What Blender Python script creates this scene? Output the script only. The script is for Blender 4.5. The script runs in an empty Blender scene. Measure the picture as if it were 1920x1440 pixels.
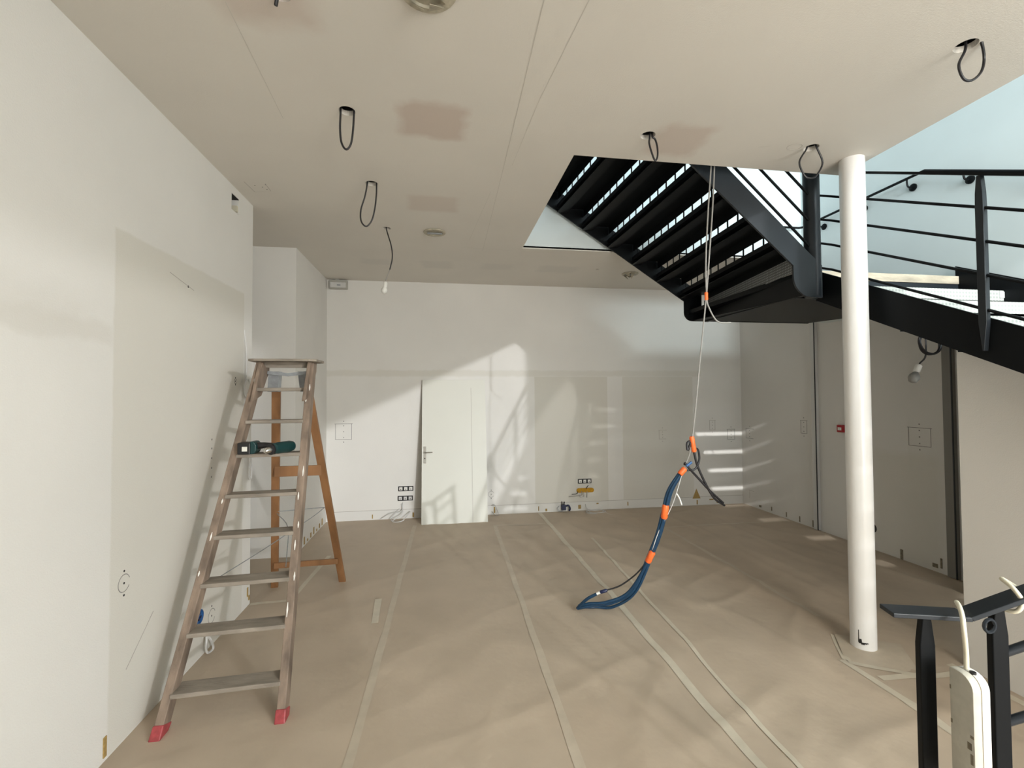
import bpy, bmesh, math, random
from mathutils import Vector, Matrix, noise
random.seed(7)
scene = bpy.context.scene
COL = scene.collection

# ------------------------------------------------------------------ camera
cam_d = bpy.data.cameras.new('camera'); cam = bpy.data.objects.new('camera', cam_d); COL.objects.link(cam)
YAW, PITCH, ROLL, FPX, EYE = 0.1536, 0.0254, -0.0057, 864.92, 1.79
fwd = Vector((math.sin(YAW)*math.cos(PITCH), math.cos(YAW)*math.cos(PITCH), math.sin(PITCH)))
rgt = Vector((math.cos(YAW), -math.sin(YAW), 0)); upv = rgt.cross(fwd)
r2 = rgt*math.cos(ROLL)+upv*math.sin(ROLL); u2 = -rgt*math.sin(ROLL)+upv*math.cos(ROLL)
cam.matrix_world = Matrix(((r2.x, u2.x, -fwd.x, 0), (r2.y, u2.y, -fwd.y, 0), (r2.z, u2.z, -fwd.z, EYE), (0, 0, 0, 1)))
cam_d.sensor_width = 36; cam_d.lens = FPX/1920*36; cam_d.clip_start = 0.05
scene.camera = cam

# ------------------------------------------------------------------ light
vs = scene.view_settings
vs.view_transform = 'Standard'; vs.look = 'None'; vs.gamma = 1.0; vs.use_curve_mapping = False
vs.exposure = 0.33
world = bpy.data.worlds.new('sky'); scene.world = world; world.use_nodes = True
bg = world.node_tree.nodes['Background']; bg.inputs[0].default_value = (0.72, 0.85, 1.0, 1); bg.inputs[1].default_value = 1.2

def sun(name, d, strength, color, angle):
    l = bpy.data.lights.new(name, 'SUN'); l.energy = strength; l.color = color; l.angle = math.radians(angle)
    o = bpy.data.objects.new(name, l); COL.objects.link(o)
    o.rotation_euler = Vector(d).to_track_quat('-Z', 'Y').to_euler(); o.location = (3, -8, 5)
sun('low_sun', (-0.33, 1, -0.152), 0.85, (0.97, 0.98, 1.0), 0.7)
sun('sun_glint_from_glass_opposite', (-0.185, 1, -0.24), 0.3, (1.0, 0.98, 0.95), 0.9)
sun('sun_glint_from_roof_opposite', (0.13, 1, -0.346), 1.9, (1.0, 0.99, 0.97), 0.5)

sun('sun_glint_from_side_window_opposite', (-0.78, 1, -0.17), 0.64, (0.98, 0.98, 1.0), 1.8)

def area(name, loc, rot, sx, sy, power, color):
    l = bpy.data.lights.new(name, 'AREA'); l.shape = 'RECTANGLE'; l.size = sx; l.size_y = sy; l.energy = power; l.color = color
    o = bpy.data.objects.new(name, l); COL.objects.link(o); o.location = loc; o.rotation_euler = rot
area('facade_daylight', (2.95, -2.62, 2.0), (math.radians(90), 0, math.radians(-14)), 2.6, 2.8, 235, (1.0, 0.95, 0.86))
area('upper_facade_daylight', (3.07, -2.62, 4.3), (math.radians(90), 0, 0), 2.8, 1.0, 340, (0.80, 0.95, 1.0))

# ------------------------------------------------------------------ materials
MATS = {}
def lin(c): return tuple(((v/255)/12.92 if v/255 <= 0.04045 else ((v/255+0.055)/1.055)**2.4) for v in c)
def mat(name, color, rough=0.6, metal=0.0, var=0.0, vscale=6.0, bump=0.0, bscale=60.0, detail=4.0, stretch=None, emit=None, alpha=None):
    m = bpy.data.materials.new(name); m.use_nodes = True
    nt = m.node_tree; b = nt.nodes['Principled BSDF']
    b.inputs['Base Color'].default_value = (*color, 1); b.inputs['Roughness'].default_value = rough; b.inputs['Metallic'].default_value = metal
    tc = nt.nodes.new('ShaderNodeTexCoord'); co = tc.outputs['Object']
    if stretch:
        mp = nt.nodes.new('ShaderNodeMapping'); mp.inputs['Scale'].default_value = stretch
        nt.links.new(co, mp.inputs['Vector']); co = mp.outputs['Vector']
    if var > 0:
        n = nt.nodes.new('ShaderNodeTexNoise'); n.inputs['Scale'].default_value = vscale; n.inputs['Detail'].default_value = detail
        nt.links.new(co, n.inputs['Vector'])
        mr = nt.nodes.new('ShaderNodeMapRange'); mr.inputs['From Min'].default_value = 0.3; mr.inputs['From Max'].default_value = 0.7
        mr.inputs['To Min'].default_value = 1-var; mr.inputs['To Max'].default_value = 1+var
        nt.links.new(n.outputs['Fac'], mr.inputs['Value'])
        mx = nt.nodes.new('ShaderNodeMix'); mx.data_type = 'RGBA'; mx.blend_type = 'MULTIPLY'; mx.inputs['Factor'].default_value = 1
        mx.inputs['A'].default_value = (*color, 1); nt.links.new(mr.outputs['Result'], mx.inputs['B'])
        nt.links.new(mx.outputs['Result'], b.inputs['Base Color'])
    if bump > 0:
        n2 = nt.nodes.new('ShaderNodeTexNoise'); n2.inputs['Scale'].default_value = bscale; n2.inputs['Detail'].default_value = 3
        nt.links.new(co, n2.inputs['Vector'])
        bp = nt.nodes.new('ShaderNodeBump'); bp.inputs['Strength'].default_value = bump; bp.inputs['Distance'].default_value = 0.01
        nt.links.new(n2.outputs['Fac'], bp.inputs['Height']); nt.links.new(bp.outputs['Normal'], b.inputs['Normal'])
    if emit: b.inputs['Emission Color'].default_value = (*emit[:3], 1); b.inputs['Emission Strength'].default_value = emit[3]
    MATS[name] = m
    return m

def paint(name, base, patches, rough=0.75):
    """wall paint with filled / unpainted rectangles: patches = (axis_u, u0, u1, axis_v, v0, v1, colour, softness, wobble)"""
    m = mat(name, base, rough, bump=0.12, bscale=140)
    nt = m.node_tree; b = nt.nodes['Principled BSDF']; N = nt.nodes.new; L = nt.links.new
    tc = N('ShaderNodeTexCoord')
    big = N('ShaderNodeTexNoise'); big.inputs['Scale'].default_value = 1.3; big.inputs['Detail'].default_value = 5; L(tc.outputs['Object'], big.inputs['Vector'])
    wob = N('ShaderNodeTexNoise'); wob.inputs['Scale'].default_value = 9; wob.inputs['Detail'].default_value = 4; L(tc.outputs['Object'], wob.inputs['Vector'])
    sep = N('ShaderNodeSeparateXYZ'); L(tc.outputs['Object'], sep.inputs[0])
    def M(op, a, bb):
        n = N('ShaderNodeMath'); n.operation = op
        for i, v in enumerate((a, bb)):
            if isinstance(v, (int, float)): n.inputs[i].default_value = v
            else: L(v, n.inputs[i])
        return n.outputs[0]
    mr = N('ShaderNodeMapRange'); mr.inputs['From Min'].default_value = 0.3; mr.inputs['From Max'].default_value = 0.7
    mr.inputs['To Min'].default_value = 0.97; mr.inputs['To Max'].default_value = 1.03; L(big.outputs['Fac'], mr.inputs['Value'])
    mx = N('ShaderNodeMix'); mx.data_type = 'RGBA'; mx.blend_type = 'MULTIPLY'; mx.inputs['Factor'].default_value = 1
    mx.inputs['A'].default_value = (*base, 1); L(mr.outputs['Result'], mx.inputs['B'])
    cur = mx.outputs['Result']
    for (au, u0, u1, av, v0, v1, col, soft, wb, op) in patches:
        w = M('MULTIPLY', M('SUBTRACT', wob.outputs['Fac'], 0.5), wb)
        uu = M('ADD', sep.outputs['XYZ'.index(au)], w); vv = M('ADD', sep.outputs['XYZ'.index(av)], w)
        def edge(val, e, sgn):
            d = M('SUBTRACT', val, e) if sgn > 0 else M('SUBTRACT', e, val)
            n = N('ShaderNodeMapRange'); n.inputs['From Min'].default_value = -soft; n.inputs['From Max'].default_value = soft; L(d, n.inputs['Value'])
            return n.outputs['Result']
        k = M('MULTIPLY', M('MULTIPLY', edge(uu, u0, 1), edge(uu, u1, -1)), M('MULTIPLY', edge(vv, v0, 1), edge(vv, v1, -1)))
        k = M('MULTIPLY', k, op)
        m2 = N('ShaderNodeMix'); m2.data_type = 'RGBA'; L(k, m2.inputs['Factor']); L(cur, m2.inputs['A']); m2.inputs['B'].default_value = (*col, 1)
        cur = m2.outputs['Result']
    L(cur, b.inputs['Base Color'])
    return m

WHITE = (0.74, 0.725, 0.69); PLASTER = (0.615, 0.59, 0.52); GREYP = (0.63, 0.605, 0.555); CEIL = (0.70, 0.665, 0.605); PINK = (0.56, 0.46, 0.395)
mat('plain_paint', WHITE, 0.75, var=0.02, vscale=2, bump=0.1, bscale=140)
mat('upper_paint', (0.72, 0.79, 0.80), 0.75, var=0.02, vscale=2)
mat('dark_void', (0.02, 0.02, 0.02), 0.9)
mat('kraft', (0.50, 0.408, 0.31), 0.62, var=0.07, vscale=2.2, bump=0.25, bscale=14)
mat('tape', (0.60, 0.54, 0.43), 0.5, var=0.06, vscale=12)
mat('tape_faint', (0.53, 0.455, 0.355), 0.5, var=0.06, vscale=12)
mat('steel', (0.0055, 0.0065, 0.0075), 0.45, var=0.1, vscale=8).node_tree.nodes['Principled BSDF'].inputs['Specular IOR Level'].default_value = 0.12
mat('steel_grey', (0.018, 0.022, 0.027), 0.38, var=0.1, vscale=5).node_tree.nodes['Principled BSDF'].inputs['Specular IOR Level'].default_value = 0.3
mat('black_rubber', (0.010, 0.009, 0.011), 0.45)
mat('black_plastic', (0.012, 0.012, 0.013), 0.4)
mat('white_plastic', (0.78, 0.77, 0.73), 0.4)
mat('cream_plastic', (0.66, 0.62, 0.49), 0.45)
mat('grime', (0.20, 0.17, 0.12), 0.8, var=0.3, vscale=40)
mat('column_paint', (0.78, 0.775, 0.76), 0.28, var=0.015, vscale=3)
mat('old_wood', (0.215, 0.160, 0.120), 0.7, var=0.5, vscale=11, bump=0.3, bscale=50, stretch=(1, 1, 0.3))
mat('step_wood', (0.255, 0.22, 0.18), 0.75, var=0.28, vscale=16, bump=0.3, bscale=60, stretch=(0.3, 1, 1))
mat('orange_wood', (0.26, 0.125, 0.05), 0.6, var=0.22, vscale=10, bump=0.15, bscale=40, stretch=(1, 1, 0.15))
mat('zinc', (0.34, 0.36, 0.38), 0.45, metal=0.5, var=0.15, vscale=30)
mat('red_tape', (0.33, 0.05, 0.055), 0.5, var=0.25, vscale=40)
mat('white_paint_drip', (0.80, 0.78, 0.73), 0.5)
mat('teal', (0.003, 0.036, 0.037), 0.45)
mat('label_white', (0.75, 0.74, 0.68), 0.5)
mat('chrome', (0.65, 0.65, 0.63), 0.2, metal=1.0)
mat('door_panel', (0.70, 0.70, 0.635), 0.45, var=0.015, vscale=2)
mat('blue_cable', (0.006, 0.038, 0.085), 0.35)
mat('grey_cable', (0.30, 0.29, 0.27), 0.5)
mat('orange_tape', (0.90, 0.16, 0.03), 0.5, var=0.12, vscale=60)
mat('blue_plastic', (0.02, 0.10, 0.28), 0.45)
mat('navy_plastic', (0.012, 0.018, 0.06), 0.4)
mat('foam_yellow', (0.52, 0.27, 0.015), 0.85, var=0.2, vscale=60, bump=0.8, bscale=90)
mat('glue_brown', (0.36, 0.24, 0.08), 0.8, var=0.2, vscale=60)
mat('fire_red', (0.36, 0.01, 0.015), 0.4)
mat('pencil', (0.20, 0.19, 0.18), 0.8)
mat('faint_line', (0.40, 0.37, 0.335), 0.8)
mat('nose_wood', (0.50, 0.43, 0.33), 0.7, var=0.3, vscale=14, bump=0.3, bscale=60, stretch=(0.3, 1, 1))
mat('bulb_glass', (0.80, 0.80, 0.76), 0.15)
mat('old_spot', (0.42, 0.38, 0.29), 0.5, var=0.25, vscale=25)
mat('trunking', (0.60, 0.595, 0.58), 0.5)
mat('dirty_plastic', (0.47, 0.45, 0.385), 0.5, var=0.08, vscale=30)
mat('grey_trunk', (0.20, 0.19, 0.17), 0.5)
mat('grey_housing', (0.42, 0.41, 0.37), 0.5)
mat('hairline', (0.56, 0.53, 0.475), 0.8)
mat('alu', (0.60, 0.61, 0.62), 0.5)

def crumple(m, scale, strength, dist):
    nt = m.node_tree; b = nt.nodes['Principled BSDF']; N = nt.nodes.new
    tc = N('ShaderNodeTexCoord'); n1 = N('ShaderNodeTexNoise'); n1.noise_type = 'RIDGED_MULTIFRACTAL'; n1.inputs['Scale'].default_value = scale; n1.inputs['Detail'].default_value = 3; n1.inputs['Distortion'].default_value = 0.8
    mp = N('ShaderNodeMapping'); mp.inputs['Scale'].default_value = (1.0, 0.75, 1.0); mp.inputs['Rotation'].default_value = (0, 0, 0.7)
    nt.links.new(tc.outputs['Object'], mp.inputs['Vector']); nt.links.new(mp.outputs['Vector'], n1.inputs['Vector'])
    bp = N('ShaderNodeBump'); bp.inputs['Strength'].default_value = strength; bp.inputs['Distance'].default_value = dist
    nt.links.new(n1.outputs['Fac'], bp.inputs['Height'])
    old = [l for l in nt.links if l.to_socket == b.inputs['Normal']]
    if old: nt.links.new(old[0].from_socket, bp.inputs['Normal'])
    nt.links.new(bp.outputs['Normal'], b.inputs['Normal'])
crumple(MATS['kraft'], 2.2, 0.35, 0.02)

def dot_mat(name, base, dot, scale, rough, metal, r=0.32, axes=('X', 'Z')):
    m = mat(name, base, rough, metal); nt = m.node_tree; b = nt.nodes['Principled BSDF']
    tc = nt.nodes.new('ShaderNodeTexCoord'); v = nt.nodes.new('ShaderNodeTexVoronoi'); v.inputs['Scale'].default_value = scale; v.inputs['Randomness'].default_value = 0.0
    mp = nt.nodes.new('ShaderNodeMapping'); mp.inputs['Scale'].default_value = (0 if 'X' not in axes else 1, 0 if 'Y' not in axes else 1, 1)
    nt.links.new(tc.outputs['Object'], mp.inputs['Vector']); nt.links.new(mp.outputs['Vector'], v.inputs['Vector'])
    mr = nt.nodes.new('ShaderNodeMapRange'); mr.inputs['From Min'].default_value = r-0.08; mr.inputs['From Max'].default_value = r+0.08
    nt.links.new(v.outputs['Distance'], mr.inputs['Value'])
    mx = nt.nodes.new('ShaderNodeMix'); mx.data_type = 'RGBA'; mx.inputs['A'].default_value = (*dot, 1); mx.inputs['B'].default_value = (*base, 1)
    nt.links.new(mr.outputs['Result'], mx.inputs['Factor']); nt.links.new(mx.outputs['Result'], b.inputs['Base Color'])
    return m
dot_mat('checker_plate', (0.44, 0.46, 0.43), (0.30, 0.32, 0.30), 34, 0.45, 0.0)
dot_mat('perforated', (0.10, 0.105, 0.105), (0.34, 0.36, 0.36), 45, 0.5, 0.0, r=0.3, axes=('Y', 'Z'))

# ------------------------------------------------------------------ mesh helpers
class MB:
    def __init__(s): s.v = []; s.f = []
    def add(s, vs, fs):
        k = len(s.v); s.v += [tuple(v) for v in vs]; s.f += [tuple(i+k for i in f) for f in fs]; return s
    def box(s, x0, x1, y0, y1, z0, z1):
        return s.add([(x, y, z) for z in (z0, z1) for y in (y0, y1) for x in (x0, x1)],
                     [(0, 2, 3, 1), (4, 5, 7, 6), (0, 1, 5, 4), (2, 6, 7, 3), (0, 4, 6, 2), (1, 3, 7, 5)])
    def hexa(s, a, b):           # two quads (bottom loop, top loop)
        return s.add(list(a)+list(b), [(3, 2, 1, 0), (4, 5, 6, 7), (0, 1, 5, 4), (1, 2, 6, 5), (2, 3, 7, 6), (3, 0, 4, 7)])
    def prism(s, pts, axis, a, b):   # polygon in the two other axes, extruded along axis from a to b
        def P(u, w, t): return {'X': (t, u, w), 'Y': (u, t, w), 'Z': (u, w, t)}[axis]
        n = len(pts)
        vs = [P(u, w, a) for u, w in pts]+[P(u, w, b) for u, w in pts]
        return s.add(vs, [tuple(range(n))[::-1], tuple(range(n, 2*n))]+[(i, (i+1) % n, n+(i+1) % n, n+i) for i in range(n)])
    def bar(s, p, q, w, t, upv=(0, 0, 1)):   # rectangular bar from p to q, w along side, t along up
        p = Vector(p); q = Vector(q); d = (q-p).normalized(); u = Vector(upv); sd = d.cross(u).normalized(); u = sd.cross(d).normalized()
        c = lambda o: [o-sd*w/2-u*t/2, o+sd*w/2-u*t/2, o+sd*w/2+u*t/2, o-sd*w/2+u*t/2]
        return s.hexa(c(p), c(q))
    def tube(s, pts, r, n=10, closed=False, caps=True):
        pts = [Vector(p) for p in pts]; m = len(pts)
        rr = r if isinstance(r, (list, tuple)) else [r]*m
        T = [((pts[(i+1) % m] if (closed or i < m-1) else pts[i])-(pts[i-1] if (closed or i > 0) else pts[i])).normalized() for i in range(m)]
        ref = Vector((0, 0, 1)) if abs(T[0].z) < 0.9 else Vector((1, 0, 0))
        N = (ref-T[0]*ref.dot(T[0])).normalized(); rings = []
        for i in range(m):
            N = (N-T[i]*N.dot(T[i])).normalized(); B = T[i].cross(N)
            rings.append([pts[i]+(N*math.cos(2*math.pi*k/n)+B*math.sin(2*math.pi*k/n))*rr[i] for k in range(n)])
        vs = [v for ring in rings for v in ring]; fs = []
        for i in range(m if closed else m-1):
            j = (i+1) % m
            for k in range(n): fs.append((i*n+k, i*n+(k+1) % n, j*n+(k+1) % n, j*n+k))
        if caps and not closed: fs += [tuple(range(n))[::-1], tuple(range((m-1)*n, m*n))]
        return s.add(vs, fs)
    def lathe(s, prof, base=(0, 0, 0), axis=(0, 0, 1), n=20):   # prof = (radius, height)
        a = Vector(axis).normalized(); ref = Vector((1, 0, 0)) if abs(a.x) < 0.9 else Vector((0, 1, 0))
        e1 = (ref-a*ref.dot(a)).normalized(); e2 = a.cross(e1); o = Vector(base)
        vs = [o+a*h+(e1*math.cos(2*math.pi*k/n)+e2*math.sin(2*math.pi*k/n))*max(r, 1e-5) for r, h in prof for k in range(n)]
        fs = [(i*n+k, i*n+(k+1) % n, (i+1)*n+(k+1) % n, (i+1)*n+k) for i in range(len(prof)-1) for k in range(n)]
        fs += [tuple(range(n))[::-1], tuple(range((len(prof)-1)*n, len(prof)*n))]
        return s.add(vs, fs)
    def build(s, name, m, parent=None, smooth=False, bevel=0.0, bseg=2):
        me = bpy.data.meshes.new(name); me.from_pydata(s.v, [], s.f); me.validate()
        bm = bmesh.new(); bm.from_mesh(me); bmesh.ops.recalc_face_normals(bm, faces=bm.faces)
        if bevel > 0:
            es = [e for e in bm.edges if len(e.link_faces) == 2 and e.calc_face_angle(0) > 0.5]
            bmesh.ops.bevel(bm, geom=es, offset=bevel, segments=bseg, profile=0.5, affect='EDGES', clamp_overlap=True)
        bm.to_mesh(me); bm.free()
        if smooth:
            for p in me.polygons: p.use_smooth = True
            me.set_sharp_from_angle(angle=math.radians(42))
        me.materials.append(MATS[m])
        o = bpy.data.objects.new(name, me); COL.objects.link(o)
        if parent: o.parent = parent; o.matrix_parent_inverse = Matrix()
        return o

def curve(pts, k=6):     # Catmull-Rom through the points
    P = [Vector(p) for p in pts]; P = [P[0]*2-P[1]]+P+[P[-1]*2-P[-2]]; out = []
    for i in range(1, len(P)-2):
        for j in range(k):
            t = j/k; a, b, c, d = P[i-1:i+3]
            out.append(0.5*((2*b)+(c-a)*t+(2*a-5*b+4*c-d)*t*t+(3*b-a-3*c+d)*t**3))
    return out+[P[-2]]
def tag(o, label, cat, group=None):
    o['label'] = label; o['category'] = cat
    if group: o['group'] = group
    return o
def struct(o, label=None):
    o['kind'] = 'structure'
    if label: o['label'] = label
    return o
def thing(name, label, cat, loc=(0, 0, 0), group=None):
    o = bpy.data.objects.new(name, None); COL.objects.link(o); o.empty_display_size = 0.1
    o.location = loc; tag(o, label, cat, group); return o
class At:      # parts of a thing are given in room coordinates and re-based on the thing's empty
    def __init__(s, root): s.r = root; s.o = Vector(root.location)
    def put(s, mb, name, m, parent=None, label=None, **kw):
        mb.v = [tuple(Vector(v)-s.o) for v in mb.v]
        o = mb.build(name, m, parent or s.r, **kw)
        if label: o['label'] = label
        return o
def cut(o, cutters):       # boolean cut applied for good
    tmp = []
    for mb in cutters:
        c = mb.build('cutter', 'dark_void'); tmp.append(c)
        md = o.modifiers.new('b', 'BOOLEAN'); md.operation = 'DIFFERENCE'; md.object = c; md.solver = 'EXACT'
    dg = bpy.context.evaluated_depsgraph_get(); dg.update()
    me = bpy.data.meshes.new_from_object(o.evaluated_get(dg)); o.modifiers.clear(); o.data = me
    for c in tmp: bpy.data.objects.remove(c)

# ------------------------------------------------------------------ room shell
H = 3.487; XL, YL = -1.641, 4.352; YF, XS, YB, XR = 5.527, -1.622, 6.968, 4.914
XC, YO, XO, YO2, XU = 3.075, 3.111, 0.934, 5.19, 4.545; YFR = -2.6; TOP = 6.4

paint('paint_left', WHITE, [('Y', 2.62, 4.185, 'Z', 0.0, 2.665, PLASTER, 0.008, 0.02, 0.6),
                            ('Y', -3, 2.62, 'Z', 2.06, 2.165, GREYP, 0.02, 0.08, 0.45),
                            ('Y', 1.9, 2.45, 'Z', 2.10, 2.26, GREYP, 0.06, 0.15, 0.3)])
paint('paint_back', WHITE, [('X', -1.7, 4.2, 'Z', 2.085, 2.175, PLASTER, 0.014, 0.05, 0.5),
                            ('X', 1.43, 2.6, 'Z', 0.0, 2.08, PLASTER, 0.004, 0.01, 0.7),  # white gap before the next plaster patch paints in a sunlit strip
                            ('X', 2.85, 4.05, 'Z', 0.14, 2.08, PLASTER, 0.008, 0.02, 0.6),
                            ('X', -1.7, 5.0, 'Z', 0.0, 0.135, (0.70, 0.69, 0.66), 0.004, 0.02, 0.8)])
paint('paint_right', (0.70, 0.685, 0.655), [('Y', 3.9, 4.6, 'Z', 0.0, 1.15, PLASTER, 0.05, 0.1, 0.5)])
paint('paint_ceiling', CEIL, [('X', -0.25, 0.16, 'Y', 2.68, 3.03, PINK, 0.035, 0.1, 0.75), ('X', -0.28, 0.15, 'Y', 3.93, 4.26, PINK, 0.03, 0.06, 0.4),
                              ('X', 1.40, 1.76, 'Y', 2.66, 3.02, PINK, 0.04, 0.1, 0.6), ('X', -0.95, -0.55, 'Y', 1.75, 2.2, PINK, 0.06, 0.12, 0.55),
                              ('X', -0.97, -0.62, 'Y', 5.84, 6.09, GREYP, 0.04, 0.12, 0.7), ('X', -0.23, 0.15, 'Y', 5.84, 6.17, GREYP, 0.04, 0.12, 0.7),
                              ('X', 0.54, 0.93, 'Y', 5.87, 6.13, GREYP, 0.04, 0.12, 0.7), ('X', 1.30, 1.82, 'Y', 5.85, 6.17, GREYP, 0.04, 0.12, 0.7)])

floor = struct(MB().box(-2.7, 5.05, YFR-0.2, 7.1, -0.12, -0.006).build('floor', 'grime'), 'floor under brown kraft paper sheets taped edge to edge')
wl = struct(MB().box(-2.6, XL, YFR, YL, 0, H+0.2).build('wall_left', 'paint_left'), 'long white wall behind the ladder with a large bare plaster patch')
struct(MB().box(-2.7, -2.6, YFR, 7.1, 0, TOP).build('wall_alcove_end', 'plain_paint'))
wa = struct(MB().box(-2.6, XS, YF, YB, 0, H+0.2).build('wall_alcove', 'plain_paint'), 'white boxed-out wall corner behind the ladder')
wb = struct(MB().box(-2.7, 5.05, YB, YB+0.13, 0, H+0.2).build('wall_back', 'paint_back'), 'far white wall with plaster patches and a horizontal filled seam')
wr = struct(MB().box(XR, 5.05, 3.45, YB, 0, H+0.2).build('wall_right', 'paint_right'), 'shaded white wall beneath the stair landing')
struct(MB().prism([(YFR, 0), (3.45, 0), (3.45, 2.70), (YO2, 2.70), (YO2, TOP), (YFR, TOP)], 'X', XU, 5.06).build('wall_stair_side', 'upper_paint'), 'pale bluish wall above the stairs')
struct(MB().box(-2.7, 5.06, YO2, YO2+0.15, H+0.012, TOP).build('wall_upper_back', 'upper_paint'), 'pale bluish upper wall behind the upper stair flight')
ws = struct(MB().prism([(1.75, 0), (2.565, 0), (2.565, 2.20), (1.75, 1.80)], 'X', 3.38, 3.48).build('wall_stair', 'plain_paint'), 'short white wall under the lower stair flight')
struct(MB().box(-2.7, 5.06, YFR-0.2, 7.1, TOP, TOP+0.15).build('roof_slab', 'plain_paint'))
# street facade behind the viewer: masonry with one tall framed opening without a pane
struct(MB().box(-2.7, 1.45, YFR-0.15, YFR, 0, TOP).box(4.5, 5.05, YFR-0.15, YFR, 0, TOP).box(1.45, 4.5, YFR-0.15, YFR, 4.85, TOP)
       .build('wall_front', 'plain_paint'))
win = MB(); win.box(1.6, 4.5, YFR-0.1, YFR-0.05, 0, 0.1); win.box(1.6, 4.5, YFR-0.1, YFR-0.05, 4.78, 4.85)
struct(win.build('window_frame', 'steel'))  # bottom and top rails of the front window frame, pane left out
struct(MB().box(-2.7, XC, -8.5, YFR-0.15, H, H+0.2).build('added_shade_slab', 'plain_paint'), 'unseen slab added outside the front to shade the far wall')  # added out of view to carry the diagonal sun shadow across the far wall
# ceiling board (with cut-outs), closed void and slab above it
ring = [(-2.7, YFR), (XC, YFR), (XC, YO), (XO, YO), (XO, YO2), (5.05, YO2), (5.05, 7.1), (-2.7, 7.1)]
ceiling = struct(MB().prism(ring, 'Z', H, H+0.03).build('ceiling', 'paint_ceiling'), 'white plasterboard ceiling with pinkish filler patches and cable holes')
HOLES = [(-0.546, 2.816), (-0.54, 3.761), (-0.535, 4.754), (1.344, 2.804), (2.528, 2.784), (2.54, 1.845), (-0.665, 2.02)]
cut(ceiling, [MB().lathe([(0.047 if i != 2 else 0.04, -0.1), (0.047 if i != 2 else 0.04, 0.1)], (x, y, H), n=24) for i, (x, y) in enumerate(HOLES)] +
    [MB().lathe([(0.022, -0.1), (0.022, 0.1)], (2.09, 5.93, H), n=16)])
ring2 = [(-2.7, YFR), (XC-0.02, YFR), (XC-0.02, YO-0.02), (XO-0.02, YO-0.02), (XO-0.02, YO2+0.1), (5.05, YO2+0.1), (5.05, 7.1), (-2.7, 7.1)]
struct(MB().prism(ring2, 'Z', H+0.22, H+0.36).build('ceiling_slab', 'dark_void'))
fas = MB(); fas.box(-2.7, XC, YO-0.03, YO, H+0.03, H+0.4); fas.box(XC-0.03, XC, YFR, YO, H+0.03, H+0.4); fas.box(XO-0.03, XO, YO, YO2, H+0.03, H+0.4)
struct(fas.build('trim_1', 'plain_paint'), 'white edge of the stair opening in the ceiling')
# recessed box in the left wall near the ceiling
cut(wl, [MB().box(XL-0.09, XL+0.1, 3.93, 4.07, 3.29, 3.42)])
MB().box(XL-0.088, XL-0.08, 3.932, 4.068, 3.292, 3.418).build('recess_backing', 'dark_void', wl)
MB().box(XL-0.08, XL-0.005, 4.04, 4.062, 3.31, 3.36).build('recess_clip', 'cream_plastic', wl)
MB().box(XL-0.088, XL-0.002, 3.931, 3.936, 3.292, 3.418).box(XL-0.088, XL-0.002, 3.931, 4.068, 3.415, 3.419).build('recess_lining', 'dark_void', wl)

# ------------------------------------------------------------------ kraft paper and tape on the floor
def paper_h(x, y):       # height of the crumpled paper
    g = 0.35+0.65*min(1, max(0, (x-0.2)/1.6))
    h = 0.0045*noise.noise(Vector((x*1.6, y*0.7, 0.3)))+0.0025*noise.noise(Vector((x*4.5, y*2.2, 2.1)))
    for k, (ax, ay, sc, am) in enumerate(((0.9, 0.5, 1.3, 0.015), (0.55, -0.9, 1.9, 0.011), (1.0, 0.1, 2.6, 0.008))):
        u = (x*ax+y*ay)*sc; v = (y*ax-x*ay)*sc*0.35
        rid = 1-abs(noise.noise(Vector((u, v, 7.7*k+1))))*3.2
        h += am*max(0, rid)**2
    wall = min(1, max(0, min(x-XL, XR-x, YB-y)/0.12))
    post = min(1, max(0, (math.hypot(x-2.949, y-2.887)-0.15)/0.2))
    return max(0.0, 0.004+h*g)*wall*post
def sheet(x0, x1, y0, y1, dz):
    ys = []; y = y0
    while y < y1-1e-6: ys.append(y); y += 0.3 if y < 1.2 else 0.035
    ys.append(y1); nx = max(4, int((x1-x0)/0.03)); ny = len(ys)-1; vs = []; fs = []
    for y in ys:
        for i in range(nx+1):
            x = x0+(x1-x0)*i/nx; vs.append((x, y, paper_h(x, y)+dz))
    for j in range(ny):
        for i in range(nx):
            k = j*(nx+1)+i; fs.append((k, k+1, k+nx+2, k+nx+1))
    return MB().add(vs, fs).build('paper_sheet', 'kraft', floor, smooth=True)
XB = [XL, -1.27, -0.42, 0.70, 1.505, 2.655, XR]
for i in range(6):
    sheet(XB[i]-(0.02 if i else 0), XB[i+1]+(0.02 if i < 5 else 0), YFR, YB, 0.0008*(i % 2))
MB().box(-2.6, XL, YL, YF, -0.006, 0.0).build('paper_sheet', 'kraft', floor)
def strip(p, q, w, z=None, name='tape_strip', m='tape', parent=None, wob=0.008):
    p = Vector((*p, 0)); q = Vector((*q, 0)); d = (q-p); n = max(1, int(d.length/0.035)) if z is None or z < 1 else 1; sd = Vector((-d.y, d.x, 0)).normalized()
    vs = []; nc = 4 if n > 1 else 1
    for i in range(n+1):
        t = i*d.length/n
        c = p+d*i/n+sd*wob*noise.noise(Vector((t*2.0, p.x*5, 0)))
        ww = w*(1+0.18*noise.noise(Vector((t*2.4, q.x*3, 5))))
        for k in range(nc+1):
            v = c+sd*ww*(k/nc-0.5); v.z = z if (z and z > 1) else paper_h(v.x, v.y)+0.0022+(z or 0)*0.1
            vs.append(v)
    r = nc+1
    return MB().add(vs, [(i*r+k, i*r+k+1, (i+1)*r+k+1, (i+1)*r+k) for i in range(n) for k in range(nc)]).build(name, m, parent or floor, smooth=True)
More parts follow.
